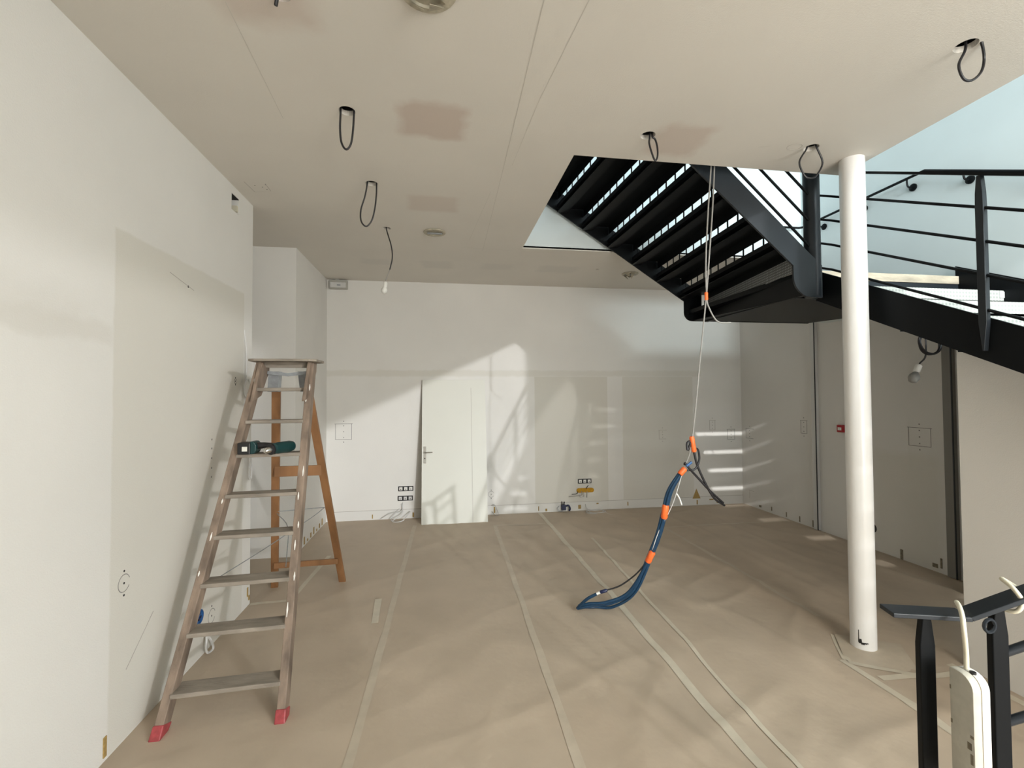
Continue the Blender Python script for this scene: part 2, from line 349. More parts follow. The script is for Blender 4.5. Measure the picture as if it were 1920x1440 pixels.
strip((-0.47, 1.2), (-0.355, 6.55), 0.05, m='tape_faint'); strip((0.64, 1.2), (0.735, 6.35), 0.05, m='tape_faint'); strip((1.512, 1.2), (1.485, 6.93), 0.055, 0.0125)
strip((1.66, 1.5), (1.87, 5.6), 0.03, 0.0118); strip((2.66, 1.2), (2.64, 2.75), 0.05); strip((2.97, 3.3), (2.965, 5.9), 0.045, m='tape_faint')
strip((2.95, 5.86), (4.84, 5.857), 0.045, m='tape_faint'); strip((-1.63, 4.33), (-1.30, 4.345), 0.05); strip((-1.30, 4.35), (-1.24, 5.48), 0.045)
strip((0.71, 6.335), (1.43, 6.32), 0.045, 0.0118, m='tape_faint'); strip((-0.545, 4.24), (-0.515, 3.80), 0.055, 0.0135); strip((2.70, 2.53), (3.36, 2.50), 0.05, 0.0125); strip((3.3, 2.6), (3.33, 1.2), 0.05)
# taped paper collar round the column foot
MB().add([(2.66, 2.74, 0.012), (2.88, 3.06, 0.012), (3.22, 2.86, 0.012), (3.0, 2.53, 0.012)], [(0, 3, 2, 1)]).build('paper_collar', 'tape_faint', floor)
strip((2.66, 2.72), (2.99, 2.5), 0.05, 0.0145); strip((2.67, 2.74), (2.88, 3.05), 0.05, 0.0142)

# ------------------------------------------------------------------ staircase
st = thing('metal_staircase', 'dark steel two-flight staircase with landing, open treads and tube railings', 'staircase', (3.1, 3.3, 0)); S = At(st)
def rise(y): return 2.591+0.495*(y-2.936)          # upper edge of the lower flight's stringer
Z0 = 2.80
# upper flight: treads fan slightly between a steep near stringer and a longer far one
near_x = lambda k: 2.85-0.2235*k
far_x = lambda k: 3.12-0.30*k
YN, YFAR = 3.275, 5.09
for k in range(1, 10):
    z = Z0+0.19*k; nb, fb = near_x(k), far_x(k); nf, ff = near_x(k-1)+0.02, far_x(k-1)+0.02
    def slab(na, fa, nb_, fb_, z0, z1): return ([(na, YN, z0), (nb_, YN, z0), (fb_, YFAR, z0), (fa, YFAR, z0)], [(na, YN, z1), (nb_, YN, z1), (fb_, YFAR, z1), (fa, YFAR, z1)])
    t = MB(); t.hexa(*slab(nb, fb, nf, ff, z-0.006, z)); t.hexa(*slab(nf-0.005, ff-0.005, nf, ff, z-0.088, z-0.006)); t.hexa(*slab(nb, fb, nb+0.005, fb+0.005, z, z+0.035))
    t.hexa(*slab(nb+0.085, fb+0.11, nb+0.09, fb+0.115, z-0.05, z-0.006)); t.hexa(*slab(nb, fb, nb+0.09, fb+0.115, z-0.055, z-0.05))
    tr = S.put(t, 'tread', 'steel')
    for j in range(1, 12):        # little rods that close the open riser
        q = j/12; x = nb+(fb-nb)*q+0.003; y = YN+(YFAR-YN)*q
        S.put(MB().box(x-0.004, x+0.004, y-0.006, y+0.006, z+0.03, z+0.11), 'riser_rod', 'steel', tr)
arc = lambda cx, cz, r, a0, a1, n=6: [(cx+r*math.cos(math.radians(a0+(a1-a0)*i/n)), cz+r*math.sin(math.radians(a0+(a1-a0)*i/n))) for i in range(n+1)]
S.put(MB().prism([(0.85, 4.48), (2.765, 2.809)]+arc(2.925, 2.72, 0.16, 180, 270)+[(3.02, 2.56), (3.02, 2.82), (2.877, 2.942), (0.85, 4.79)], 'Y', 3.245, 3.262), 'stringer', 'steel_grey')
S.put(MB().prism([(0.55, 4.41), (2.876, 2.905)]+arc(2.976, 2.77, 0.10, 180, 270)+[(4.54, 2.67), (4.54, 2.83), (3.1, 2.83), (3.1, 3.0), (0.55, 4.65)], 'Y', 5.10, 5.117), 'stringer', 'steel')
S.put(MB().box(2.93, 4.54, 3.40, 5.10, 2.755, Z0).hexa([(2.9, 3.38, 2.585), (4.54, 3.38, 2.585), (4.54, 5.10, 2.675), (2.99, 5.10, 2.675)], [(2.9, 3.38, 2.595), (4.54, 3.38, 2.595), (4.54, 5.10, 2.685), (2.99, 5.10, 2.685)]), 'landing', 'steel')
S.put(MB().hexa([(2.87, 3.275, 2.58), (2.92, 3.275, 2.58), (3.17, 5.09, 2.66), (3.12, 5.09, 2.66)], [(2.87, 3.275, 2.755), (2.875, 3.275, 2.755), (3.125, 5.09, 2.755), (3.12, 5.09, 2.755)]), 'landing_beam', 'steel')
S.put(MB().box(2.9, 4.54, 3.38, 3.40, 2.58, Z0), 'landing_beam', 'steel_grey')
S.put(MB().hexa([(4.50, 3.40, 2.586), (4.54, 3.40, 2.586), (4.54, 5.10, 2.676), (4.50, 5.10, 2.676)], [(4.50, 3.40, Z0), (4.54, 3.40, Z0), (4.54, 5.10, Z0), (4.50, 5.10, Z0)]), 'landing_beam', 'steel')
S.put(MB().hexa([(2.855, YN, 2.79), (2.86, YN, 2.79), (3.13, YFAR, 2.79), (3.125, YFAR, 2.79)], [(2.855, YN, 2.915), (2.86, YN, 2.915), (3.13, YFAR, 2.915), (3.125, YFAR, 2.915)]), 'perforated_riser', 'perforated', label='perforated sheet metal riser')
S.put(MB().box(3.12, 4.49, 3.37, 3.42, 2.745, 2.815), 'nosing_plank', 'nose_wood', label='worn wooden plank along the landing edge', bevel=0.003)
# newel
S.put(MB().lathe([(0.058, 2.575), (0.060, 2.58), (0.060, 4.35), (0.05, 4.36)], (2.985, 3.30, 0), n=28), 'newel_post', 'steel_grey', smooth=True)
# lower flight
for j in range(1, 15):
    y = 3.41-0.353*j; z = 2.79-0.175*j
    t = MB(); t.box(3.117, 4.49, y, y+0.36, z-0.006, z); t.box(3.117, 4.49, y+0.352, y+0.36, z-0.05, z+0.03)
    tr = S.put(t, 'tread', 'steel_grey'); S.put(MB().box(3.117, 4.49, y-0.006, y, z-0.085, z), 'tread_nosing', 'checker_plate', tr, label='light chequered metal front edge of a tread')
    S.put(MB().box(4.445, 4.49, y-0.012, y+0.03, z-0.06, z-0.01), 'tread_bracket', 'alu', tr)
for x, m in ((3.10, 'steel'), (4.492, 'steel')):
    up = 0.0 if x < 4 else 0.09
    S.put(MB().prism([(3.40, rise(3.40)+up), (3.40, rise(3.40)-0.25), (-1.75, 0.02), (-2.2, 0.02), (-2.28, rise(-2.28)+0.02+up)], 'X', x, x+0.016), 'stringer', m)
for dz, r in ((0.05, 0.009), (0.25, 0.009), (0.445, 0.009), (0.64, 0.009)):
    a, b = (3.10, 3.22), (3.10, -1.7)
    S.put(MB().tube([(3.03, 3.27, rise(3.27)+dz), (3.085, 3.22, rise(3.22)+dz), (3.085, -1.7, rise(-1.7)+dz)], r, 8), 'rail', 'steel', smooth=True)
S.put(MB().bar((3.085, 3.30, rise(3.30)+0.835), (3.085, -1.8, rise(-1.8)+0.835), 0.05, 0.016), 'handrail', 'steel')
for y in (2.19, 1.05, -0.1, -1.25):
    zt, zb = rise(y)+0.825, rise(y)-0.19
    prof = [(zb, 0.004), (zb+0.16, 0.02), (zt-0.18, 0.021), (zt-0.10, 0.019), (zt, 0.010)]
    pts = [(y-w, z) for z, w in prof]+[(y+w, z) for z, w in prof[::-1]]
    S.put(MB().prism(pts, 'X', 3.068, 3.099), 'baluster', 'steel_grey', bevel=0.002)
# rails of the upper flight
for z in (2.985, 3.194, 3.407, 3.62):
    S.put(MB().tube([(2.965, 3.285, z-0.012), (2.93, 3.275, z), (1.25, 3.275, z+0.92*1.68)], 0.010, 8), 'rail', 'steel', smooth=True)

# handrail on the stair wall
hr = thing('wall_handrail', 'slim black wall handrail on curved brackets above the landing', 'handrail', (4.47, 4.3, 3.87)); S = At(hr)
S.put(MB().tube([(4.15, 5.11, 3.87), (4.44, 5.11, 3.87), (4.47, 5.08, 3.87), (4.47, 3.62, 3.87), (4.47, -1.5, 3.87-0.495*5.12)], 0.014, 8), 'rail', 'steel', smooth=True)
for y, z in ((4.834, 3.79), (4.30, 3.79), (3.782, 3.79), (3.297, 3.64), (2.78, 3.38), (1.9, 2.94)):
    b = S.put(MB().tube(curve([(4.47, y, z+0.08), (4.47, y, z+0.04), (4.48, y, z+0.005), (4.51, y, z-0.005), (4.54, y, z)], 4), 0.008, 7), 'bracket', 'steel', smooth=True)
    S.put(MB().lathe([(0.036, 0), (0.036, 0.012), (0.02, 0.022)], (4.544, y, z), (-1, 0, 0), 16), 'rosette', 'steel', b, smooth=True)

# ------------------------------------------------------------------ white column
cl = thing('round_column', 'tall white round steel column at the corner of the stair opening', 'column', (2.949, 2.887, 0)); S = At(cl)
S.put(MB().lathe([(0.078, 0.0), (0.078, H-0.001)], (2.949, 2.887, 0), n=40), 'shaft', 'column_paint', smooth=True)
for a0, z0, hh, ww in ((205, 0.06, 0.085, 0.006), (212, 0.055, 0.03, 0.02), (222, 0.05, 0.014, 0.022), (232, 0.056, 0.009, 0.022), (241, 0.06, 0.006, 0.014)):
    t = math.radians(a0); c = Vector((2.949+0.0785*math.cos(t), 2.887+0.0785*math.sin(t), z0)); sd = Vector((-math.sin(t), math.cos(t), 0)); nn = Vector((math.cos(t), math.sin(t), 0))
    S.put(MB().hexa([c-sd*ww/2-nn*.004, c+sd*ww/2-nn*.004, c+sd*ww/2+nn*.0008, c-sd*ww/2+nn*.0008], [c-sd*ww/4-nn*.004+Vector((0, 0, hh)), c+sd*ww/3-nn*.004+Vector((0, 0, hh)), c+sd*ww/3+nn*.0008+Vector((0, 0, hh)), c-sd*ww/4+nn*.0008+Vector((0, 0, hh))]), 'paint_chip', 'black_plastic', label='black chip in the white paint')

# ------------------------------------------------------------------ step ladder
ld = thing('step_ladder', 'paint-spattered wooden step ladder with eight steps standing by the left wall', 'ladder', (-1.2, 3.6, 0)); S = At(ld)
FLb, FLt = Vector((-1.475, 2.70, 0.0)), Vector((-1.285, 3.545, 2.04)); FRb, FRt = Vector((-0.872, 2.73, 0.0)), Vector((-0.945, 3.575, 2.04))
nrm = Vector((0, -1, 0.414)).normalized()
def stile(b, t, m, w=0.034, d=0.085, off=0.0, name='stile', r=0.004):
    dr = (t-b).normalized(); sd = Vector((1, 0, 0)); sd = (sd-dr*sd.dot(dr)).normalized(); fw = sd.cross(dr).normalized()
    if fw.y < 0: fw = -fw
    c = lambda o: [o-sd*w/2, o+sd*w/2, o+sd*w/2+fw*d, o-sd*w/2+fw*d]
    return S.put(MB().hexa(c(b), c(t)), name, m, bevel=r)
sl = stile(FLb, FLt, 'old_wood', 0.046, 0.075); sr = stile(FRb, FRt, 'old_wood', 0.046, 0.075)
# upper cheek plates where the stiles widen
for sx, p in ((-1, FLt), (1, FRt)):
    x = p.x; S.put(MB().prism([(3.40, 1.76), (3.55, 1.80), (3.70, 1.98), (3.71, 2.045), (3.54, 2.045)], 'X', x-0.012 if sx > 0 else x-0.008, x+0.010 if sx > 0 else x+0.014), 'cheek', 'old_wood', bevel=0.003)
ZS = [0.193, 0.458, 0.694, 0.943, 1.172, 1.416, 1.633, 1.856]
for i, z in enumerate(ZS):
    q = z/2.04; a = FLb.lerp(FLt, q); b = FRb.lerp(FRt, q)
    d = 0.115 if i < 4 else 0.10
    dz = 0.0
    S.put(MB().hexa([(a.x+0.015, a.y-0.012, z-0.024), (b.x-0.015, b.y-0.012, z-0.024), (b.x-0.015, b.y+d, z-0.024), (a.x+0.015, a.y+d, z-0.024)],
                    [(a.x+0.015, a.y-0.012, z), (b.x-0.015, b.y-0.012, z), (b.x-0.015, b.y+d, z), (a.x+0.015, a.y+d, z)]), 'step', 'step_wood', bevel=0.004)
S.put(MB().prism([(-1.345, 3.50), (-1.30, 3.475), (-0.93, 3.475), (-0.885, 3.50), (-0.88, 3.70), (-0.92, 3.73), (-1.31, 3.73), (-1.35, 3.70)], 'Z', 2.045, 2.062), 'top_platform', 'step_wood', bevel=0.003)
S.put(MB().box(-1.28, -0.95, 3.60, 3.62, 2.005, 2.045), 'platform_rail', 'step_wood')
RLb, RLt = Vector((-1.545, 4.66, 0)), Vector((-1.225, 3.70, 1.96)); RRb, RRt = Vector((-0.94, 4.69, 0)), Vector((-1.02, 3.70, 1.96))
def rleg(b, t):
    w = 0.062; c = lambda o: [o+Vector((-w/2, 0, 0)), o+Vector((w/2, 0, 0)), o+Vector((w/2, 0.026, 0.012)), o+Vector((-w/2, 0.026, 0.012))]
    return S.put(MB().hexa(c(b), c(t)), 'rear_leg', 'orange_wood', bevel=0.003)
rleg(RLb, RLt); rleg(RRb, RRt)
for q, hgt in ((0.13, 0.05), (0.60, 0.085)):
    a = RLb.lerp(RLt, q); b = RRb.lerp(RRt, q); S.put(MB().bar(a+Vector((0, -0.012, 0)), b+Vector((0, -0.012, 0)), 0.024, hgt), 'crossbar', 'orange_wood', bevel=0.003)
hb = MB()
for p, sx in ((RLt, 0.021), (RRt, -0.005)):
    hb.hexa([p+Vector((-0.036-sx, -0.006, -0.13)), p+Vector((0.036-sx, -0.006, -0.13)), p+Vector((0.036-sx, 0.06, -0.13)), p+Vector((-0.036-sx, 0.06, -0.13))], [p+Vector((-0.036, -0.05, 0.02)), p+Vector((0.036, -0.05, 0.02)), p+Vector((0.036, 0.03, 0.02)), p+Vector((-0.036, 0.03, 0.02))])
m0 = (RLt+RRt)/2
hb.bar(RLt+Vector((-0.04, -0.052, 0.012)), m0+Vector((0, -0.052, -0.004)), 0.012, 0.024); hb.bar(m0+Vector((0, -0.052, -0.004)), RRt+Vector((0.04, -0.052, 0.012)), 0.012, 0.024)
S.put(hb, 'hinge_bracket', 'zinc', label='grey galvanised hinge bracket')
for b, t in ((FLb, FLt), (FRb, FRt)):
    dr = (t-b).normalized(); e = b+dr*0.075; fw = Vector((0, 1, -0.4)).normalized()
    c = lambda o, g: [o+Vector((-0.026-g, -0.006, 0)), o+Vector((0.026+g, -0.006, 0)), o+Vector((0.026+g, -0.006, 0))+fw*0.088, o+Vector((-0.026-g, -0.006, 0))+fw*0.088]
    lo = c(b, 0.003); lo = [Vector((v.x, v.y, 0.002)) for v in lo]
    S.put(MB().hexa(lo, c(e, 0.001)), 'foot_wrap', 'red_tape', bevel=0.006, label='red tape wrapped round the foot')
# stay wires between the front and rear halves
qa = FLb.lerp(FLt, 0.40)+Vector((0.02, 0.07, 0)); ra = RLb.lerp(RLt, 0.40); rb_ = RRb.lerp(RRt, 0.42); qb = FRb.lerp(FRt, 0.40)+Vector((-0.02, 0.07, 0))
for pts in ([ra+Vector((0.03, -0.01, 0.02)), rb_+Vector((-0.03, -0.01, 0.0))], [rb_+Vector((-0.03, -0.01, 0)), (-1.05, 4.0, 0.80), (-1.25, 3.6, 0.70), qa+Vector((0, 0, -0.15))], [ra+Vector((0.02, 0, 0)), (-1.24, 4.05, 0.72), qb+Vector((-0.05, 0, -0.1))]):
    S.put(MB().tube(curve(pts, 4) if len(pts) > 2 else pts, 0.0035, 6), 'stay_wire', 'zinc', smooth=True)
# dried paint drips
for q, side, dx, l in ((0.93, 0, 0.0, 0.03), (0.90, 1, 0.008, 0.05), (0.86, 1, -0.01, 0.03), (0.62, 1, 0.012, 0.07), (0.55, 1, -0.005, 0.05), (0.47, 1, 0.01, 0.04), (0.41, 1, 0.0, 0.06), (0.33, 1, 0.012, 0.05), (0.24, 1, -0.012, 0.08), (0.45, 0, 0.0, 0.05), (0.55, 0, 0.008, 0.03), (0.36, 0, -0.01, 0.03)):
    b, t = ((FLb, FLt), (FRb, FRt))[side]; p = b.lerp(t, q)+Vector((dx, -0.0015, 0)); e = p+(t-b).normalized()*l
    S.put(MB().tube([p, p.lerp(e, .5), e], [0.002, 0.0055, 0.0015], 6), 'paint_drip', 'white_paint_drip')

# ------------------------------------------------------------------ cordless drill on the sixth step
zs = 1.416
dr = thing('cordless_drill', 'teal and black cordless drill lying on a ladder step', 'drill', (-1.15, 3.29, zs)); S = At(dr)
bt = S.put(MB().box(-1.305, -1.225, 3.235, 3.335, zs+0.001, zs+0.078), 'battery', 'black_plastic', bevel=0.007)
S.put(MB().box(-1.275, -1.243, 3.2335, 3.236, zs+0.022, zs+0.052), 'battery_label', 'label_white', bt)
S.put(MB().prism([(-1.228, zs+0.001), (-1.205, zs+0.004), (-1.192, zs+0.02), (-1.19, zs+0.06), (-1.203, zs+0.083), (-1.228, zs+0.086)], 'Y', 3.238, 3.332), 'base_shell', 'teal', bevel=0.006)
S.put(MB().tube([(-1.20, 3.285, zs+0.052), (-1.15, 3.285, zs+0.055), (-1.10, 3.283, zs+0.05), (-1.07, 3.28, zs+0.048)], [0.024, 0.019, 0.020, 0.024], 14), 'grip', 'black_rubber', smooth=True)
S.put(MB().lathe([(0.012, -0.10), (0.032, -0.095), (0.038, -0.06), (0.038, 0.05), (0.033, 0.075), (0.022, 0.08)], (-1.035, 3.29, zs+0.04), (0.35, 0.9, 0.0), 20), 'motor_housing', 'teal', smooth=True)
S.put(MB().lathe([(0.036, 0), (0.036, 0.03), (0.03, 0.034)], (-1.075, 3.225, zs+0.037), (-0.5, -0.9, -0.08), 18), 'torque_ring', 'black_rubber', smooth=True)
S.put(MB().lathe([(0.021, 0), (0.020, 0.03), (0.010, 0.045), (0.006, 0.047)], (-1.09, 3.196, zs+0.033), (-0.5, -0.9, -0.1), 16), 'chuck', 'chrome', smooth=True)

# ------------------------------------------------------------------ door leaf leaning on the far wall
dl = thing('door_leaf', 'off-white door leaf with a metal handle leaning against the far wall', 'door', (0.19, 6.55, 0)); S = At(dl)
def dpt(x, h, o=0.0):      # lean: foot 0.4 m out, head touching the wall
    s = (YB-0.045-6.56)/2.04; y = 6.56+(0.66-x)/0.93*0.0+h*s*0.98
    return (x, y-o, h*0.981+o*0.0)
def dbox(x0, x1, h0, h1, o0, o1):
    return MB().hexa([dpt(x0, h0, o1), dpt(x1, h0, o1), dpt(x1, h0, o0), dpt(x0, h0, o0)], [dpt(x0, h1, o1), dpt(x1, h1, o1), dpt(x1, h1, o0), dpt(x0, h1, o0)])
S.put(dbox(-0.267, 0.66, 0.004, 2.07, -0.04, 0.0), 'panel', 'door_panel')
S.put(dbox(0.445, 0.449, 0.01, 1.95, 0.0, 0.0012), 'scored_line', 'faint_line')
hp = S.put(dbox(-0.242, -0.207, 0.85, 1.09, 0.0, 0.006), 'handle_plate', 'chrome', bevel=0.002)
c = Vector(dpt(-0.225, 1.01, 0.006)); S.put(MB().tube([c, c+Vector((0, -0.045, 0)), c+Vector((0.02, -0.055, 0)), c+Vector((0.11, -0.055, 0))], 0.009, 10), 'lever', 'chrome', hp, smooth=True)
c = Vector(dpt(-0.225, 0.92, 0.006)); S.put(MB().lathe([(0.009, 0), (0.009, 0.003)], c, (0, -1, 0), 12), 'keyhole', 'black_plastic', hp)
S.put(dbox(-0.2675, -0.2665, 0.9, 1.05, -0.028, -0.012), 'latch_plate', 'zinc')

# ------------------------------------------------------------------ cables from the ceiling holes
def loop_thing(label, hole, pts, r=0.006):
    t = thing('ceiling_cable', label, 'cable', (hole[0], hole[1], H), 'black cables looped from the ceiling holes'); S_ = At(t)
    S_.put(MB().tube(curve(pts, 8), r, 8), 'cable', 'black_rubber', smooth=True)
    return t
def loop(hole, zb, label, prof):     # prof = (sideways offset, share of the drop) from one end of the cable to the other
    x, y = hole
    loop_thing(label, hole, [(x+prof[0][0], y, H+0.05)]+[(x+dx, y, H-0.004-(H-0.004-zb)*q) for dx, q in prof]+[(x+prof[-1][0], y, H+0.05)])
loop(HOLES[0], 3.255, 'long narrow black cable loop hanging nearest to the pink ceiling patch', [(-0.037, 0), (-0.040, 0.45), (-0.032, 0.82), (-0.005, 1.0), (0.022, 0.84), (0.034, 0.45), (0.039, 0)])
loop(HOLES[1], 3.14, 'black cable loop hanging above and behind the ladder', [(-0.034, 0), (-0.052, 0.3), (-0.082, 0.62), (-0.080, 0.88), (-0.042, 1.0), (0.0, 0.86), (0.024, 0.58), (0.036, 0.25), (0.038, 0)])
loop(HOLES[3], 3.325, 'small black cable loop just in front of the stair opening', [(0.012, 0), (0.008, 0.3), (0.028, 0.75), (0.048, 1.0), (0.064, 0.82), (0.064, 0.45), (0.05, 0.12), (0.03, 0)])
x, y = HOLES[4]
loop_thing('round black cable loop beside the top of the white column', HOLES[4], [(x-0.03, y, H+0.05), (x-0.035, y, H-0.006), (x-0.085, y+0.01, H-0.10), (x-0.05, y+0.01, H-0.19), (x-0.01, y+0.01, H-0.207), (x+0.04, y+0.01, H-0.19), (x+0.085, y, H-0.10), (x+0.035, y-0.01, H-0.004), (x+0.02, y, H+0.05)])
x, y = HOLES[5]
loop_thing('round black cable loop at the upper right corner of the ceiling', HOLES[5], [(x+0.0, y, H+0.05), (x-0.005, y, H-0.02), (x-0.045, y, H-0.10), (x-0.02, y, H-0.165), (x+0.03, y, H-0.168), (x+0.085, y, H-0.12), (x+0.105, y, H-0.05), (x+0.05, y-0.03, H+0.0), (x+0.02, y-0.035, H+0.05)])
x, y = HOLES[6]
loop_thing('short black cable end poking out of the ceiling at the top of the picture', HOLES[6], [(x-0.01, y, H+0.05), (x-0.01, y+0.005, H), (x-0.02, y+0.015, H-0.045)], 0.008)
x, y = HOLES[2]
hb = thing('hanging_bulb', 'bare bulb hanging on a short black cable over the ladder side', 'bulb', (x, y, 2.85)); S = At(hb)
S.put(MB().tube(curve([(x-0.005, y, H+0.05), (x+0.0, y, H-0.02), (x+0.045, y, H-0.18), (x+0.055, y, H-0.30), (x+0.03, y, H-0.42)], 8), 0.006, 8), 'cable', 'black_rubber', smooth=True)
S.put(MB().tube(curve([(x+0.03, y, H-0.42), (x+0.0, y, H-0.50), (x-0.015, y, H-0.56)], 5), 0.004, 6), 'wire', 'grey_cable', smooth=True)
S.put(MB().lathe([(0.017, 0), (0.02, 0.01), (0.02, 0.05), (0.012, 0.06)], (x-0.017, y, 2.885), (0.1, 0, 1), 16), 'lamp_holder', 'white_plastic', smooth=True)
S.put(MB().lathe([(0.004, -0.06), (0.022, -0.052), (0.032, -0.03), (0.030, -0.012), (0.018, 0.008), (0.014, 0.012)], (x-0.02, y, 2.88), (0.1, 0, 1), 18), 'bulb', 'bulb_glass', smooth=True)

# recessed ceiling spots
def spot(name, label, x, y, R, torn):
    t = thing(name, label, 'ceiling light', (x, y, H), 'old round fittings in the ceiling'); S_ = At(t)
    S_.put(MB().lathe([(R*1.02, 0.0), (R*1.15, -0.004), (R*1.1, -0.012), (R*0.85, -0.014), (R*0.8, -0.004)], (x, y, H), n=28), 'rim', 'old_spot', smooth=True)
    S_.put(MB().box(x-R*0.75, x+R*0.75, y-R*0.14, y+R*0.14, H-0.02, H-0.013), 'clamp_bar', 'zinc')
    if torn:
        for k in range(7):
            a = k*0.9+0.3; p = [(x+R*math.cos(a+d)*q, y+R*math.sin(a+d)*q, H-hh) for d, q, hh in ((-0.35, 0.95, 0.014), (0.35, 0.95, 0.014), (0.1, 0.25, 0.018+0.03*(k % 3)))]
            S_.put(MB().add(p+[(a_[0], a_[1], a_[2]-0.002) for a_ in p], [(0, 1, 2), (3, 5, 4), (0, 3, 4, 1), (1, 4, 5, 2), (2, 5, 3, 0)]), 'torn_film', 'old_spot')
spot('ceiling_spot', 'large round ceiling fitting with torn film at the top of the picture', -0.05, 1.90, 0.11, True)
spot('ceiling_spot', 'yellowed round ceiling fitting to the right of the bulb cable', -0.058, 4.795, 0.10, False)
spot('ceiling_spot', 'broken round ceiling fitting beside the black stair stringer', 2.62, 6.08, 0.10, True)

# emergency light box on the far wall
em = thing('emergency_light', 'small grey emergency light box in the far left ceiling corner', 'light', (-1.46, YB, 3.42)); S = At(em)
S.put(MB().box(-1.585, -1.33, YB-0.06, YB, 3.345, 3.47), 'housing', 'grey_housing', bevel=0.008)
S.put(MB().box(-1.565, -1.35, YB-0.075, YB-0.06, 3.36, 3.435), 'diffuser', 'trunking', bevel=0.005)
S.put(MB().box(-1.47, -1.42, YB-0.078, YB-0.075, 3.385, 3.405), 'indicator', 'zinc')
S.put(MB().tube(curve([(-1.50, YB-0.03, 3.46), (-1.49, YB-0.04, 3.482), (-1.45, YB-0.04, 3.486)], 4), 0.006, 6), 'lead', 'white_plastic')

# ------------------------------------------------------------------ sockets on the far wall
def sockets(label, xc, zc, grey):
    t = thing('triple_socket', label, 'socket', (xc, YB, zc), 'triple sockets on the far wall'); S_ = At(t)
    for i in (-1, 0, 1):
        x = xc+i*0.071
        fr = S_.put(MB().box(x-0.0375, x+0.0375, YB-0.010, YB, zc-0.036, zc+0.036), 'frame', 'black_plastic', bevel=0.003)
        S_.put(MB().box(x-0.023, x+0.023, YB-0.014, YB-0.009, zc-0.023, zc+0.023), 'insert', 'white_plastic' if not grey else 'trunking', fr, bevel=0.002)
        S_.put(MB().lathe([(0.007, 0), (0.007, 0.0025)], (x, YB-0.0135, zc-0.007), (0, -1, 0), 10), 'port', 'black_plastic', fr)
sockets('upper black-framed triple socket beside the leaning door', -0.507, 0.437, False)
sockets('lower black-framed triple socket beside the leaning door', -0.514, 0.297, True)
sockets('black-framed triple socket above the yellow foam slot', 2.214, 0.454, False)
fm = thing('foam_slot', 'oblong yellow foam-filled slot in the far wall with loose wires', 'wall box', (2.22, YB, 0.313)); S = At(fm)
S.put(MB().prism([(2.222+sx*0.105+0.035*math.cos(math.radians(a)), 0.313+0.035*math.sin(math.radians(a))) for sx, aa in ((1, range(-90, 91, 20)), (-1, range(90, 271, 20))) for a in aa], 'Y', YB-0.012, YB), 'foam', 'foam_yellow', smooth=False)
for pts, m in (([(2.10, YB-0.01, 0.30), (2.08, YB-0.03, 0.27), (2.0, YB-0.03, 0.262)], 'black_rubber'), ([(2.16, YB-0.01, 0.30), (2.15, YB-0.05, 0.25), (1.95, YB-0.05, 0.235)], 'grey_cable'), ([(2.2, YB-0.01, 0.29), (2.19, YB-0.04, 0.22), (2.13, YB-0.05, 0.23), (2.15, YB-0.03, 0.28)], 'trunking'), ([(2.25, YB-0.01, 0.30), (2.245, YB-0.015, 0.2)], 'grey_cable'), ([(2.24, YB-0.01, 0.33), (2.25, YB-0.02, 0.37), (2.27, YB-0.01, 0.385)], 'black_rubber')):
    S.put(MB().tube(curve(pts, 5) if len(pts) > 2 else pts, 0.005, 6), 'wire', m, smooth=True)

def wires(name, label, base, lines, m, r=0.005, cat='wires'):
    t = thing(name, label, cat, base); S_ = At(t)
    for pts in lines: S_.put(MB().tube(curve(pts, 6), r, 6), 'wire', m, smooth=True)
    return t
def coil(cx, cy, cz, R, n, jit, flat=True):
    pts = []
    for i in range(n*10+1):
        a = i*2*math.pi/10; rr = R*(1+jit*noise.noise(Vector((i*0.23, cx, cz))))
        pts.append((cx+rr*math.cos(a), cy+rr*0.8*math.sin(a), cz+0.0015*i/3+0.01*abs(noise.noise(Vector((i*.3, 3, cy)))))) if flat else pts.append((cx, cy+rr*math.cos(a), cz+rr*math.sin(a)))
    return pts
wires('wire_tangle', 'loose white wires tangled on the floor under the yellow foam slot', (2.3, 6.8, 0), [[(2.22, YB-0.01, 0.1)]+[(2.25, 6.9, 0.03)]+coil(2.32, 6.78, 0.014, 0.12, 3, 0.6)+[(2.5, 6.6, 0.014), (2.75, 6.62, 0.014)]], 'trunking', 0.004)
wires('wire_tangle', 'pale cable loops at the wall foot left of the leaning door', (-0.62, 6.85, 0), [[(-0.55, YB-0.01, 0.24), (-0.57, 6.92, 0.12), (-0.72, 6.9, 0.10), (-0.86, 6.93, 0.02)], [(-0.57, YB-0.01, 0.22), (-0.55, 6.88, 0.10), (-0.68, 6.80, 0.016), (-0.60, 6.74, 0.014), (-0.52, 6.80, 0.02)], [(-0.60, YB-0.01, 0.15), (-0.70, 6.86, 0.04), (-0.66, 6.76, 0.014), (-0.55, 6.77, 0.014), (-0.44, 6.92, 0.11)]], 'trunking', 0.006)
wires('wire_tangle', 'thin grey wires coming out of the wall right of the leaning door', (0.80, 6.9, 0), [[(0.75, YB-0.01, 0.14), (0.80, 6.92, 0.15), (0.85, 6.9, 0.03)], [(0.76, YB-0.01, 0.05), (0.80, 6.85, 0.015), (0.86, 6.86, 0.02)]], 'grey_cable', 0.004)
bk = thing('cable_stub', 'dark navy cable stub sticking out at the foot of the far wall', 'cable', (1.88, YB-0.03, 0.0)); S = At(bk)
S.put(MB().box(1.83, 1.90, YB-0.06, YB, 0.03, 0.11), 'plug', 'navy_plastic', bevel=0.006)
S.put(MB().tube(curve([(1.90, YB-0.04, 0.09), (1.94, YB-0.06, 0.10), (1.96, YB-0.06, 0.05), (1.95, YB-0.05, 0.02)], 5), 0.013, 8), 'lead', 'navy_plastic', smooth=True)
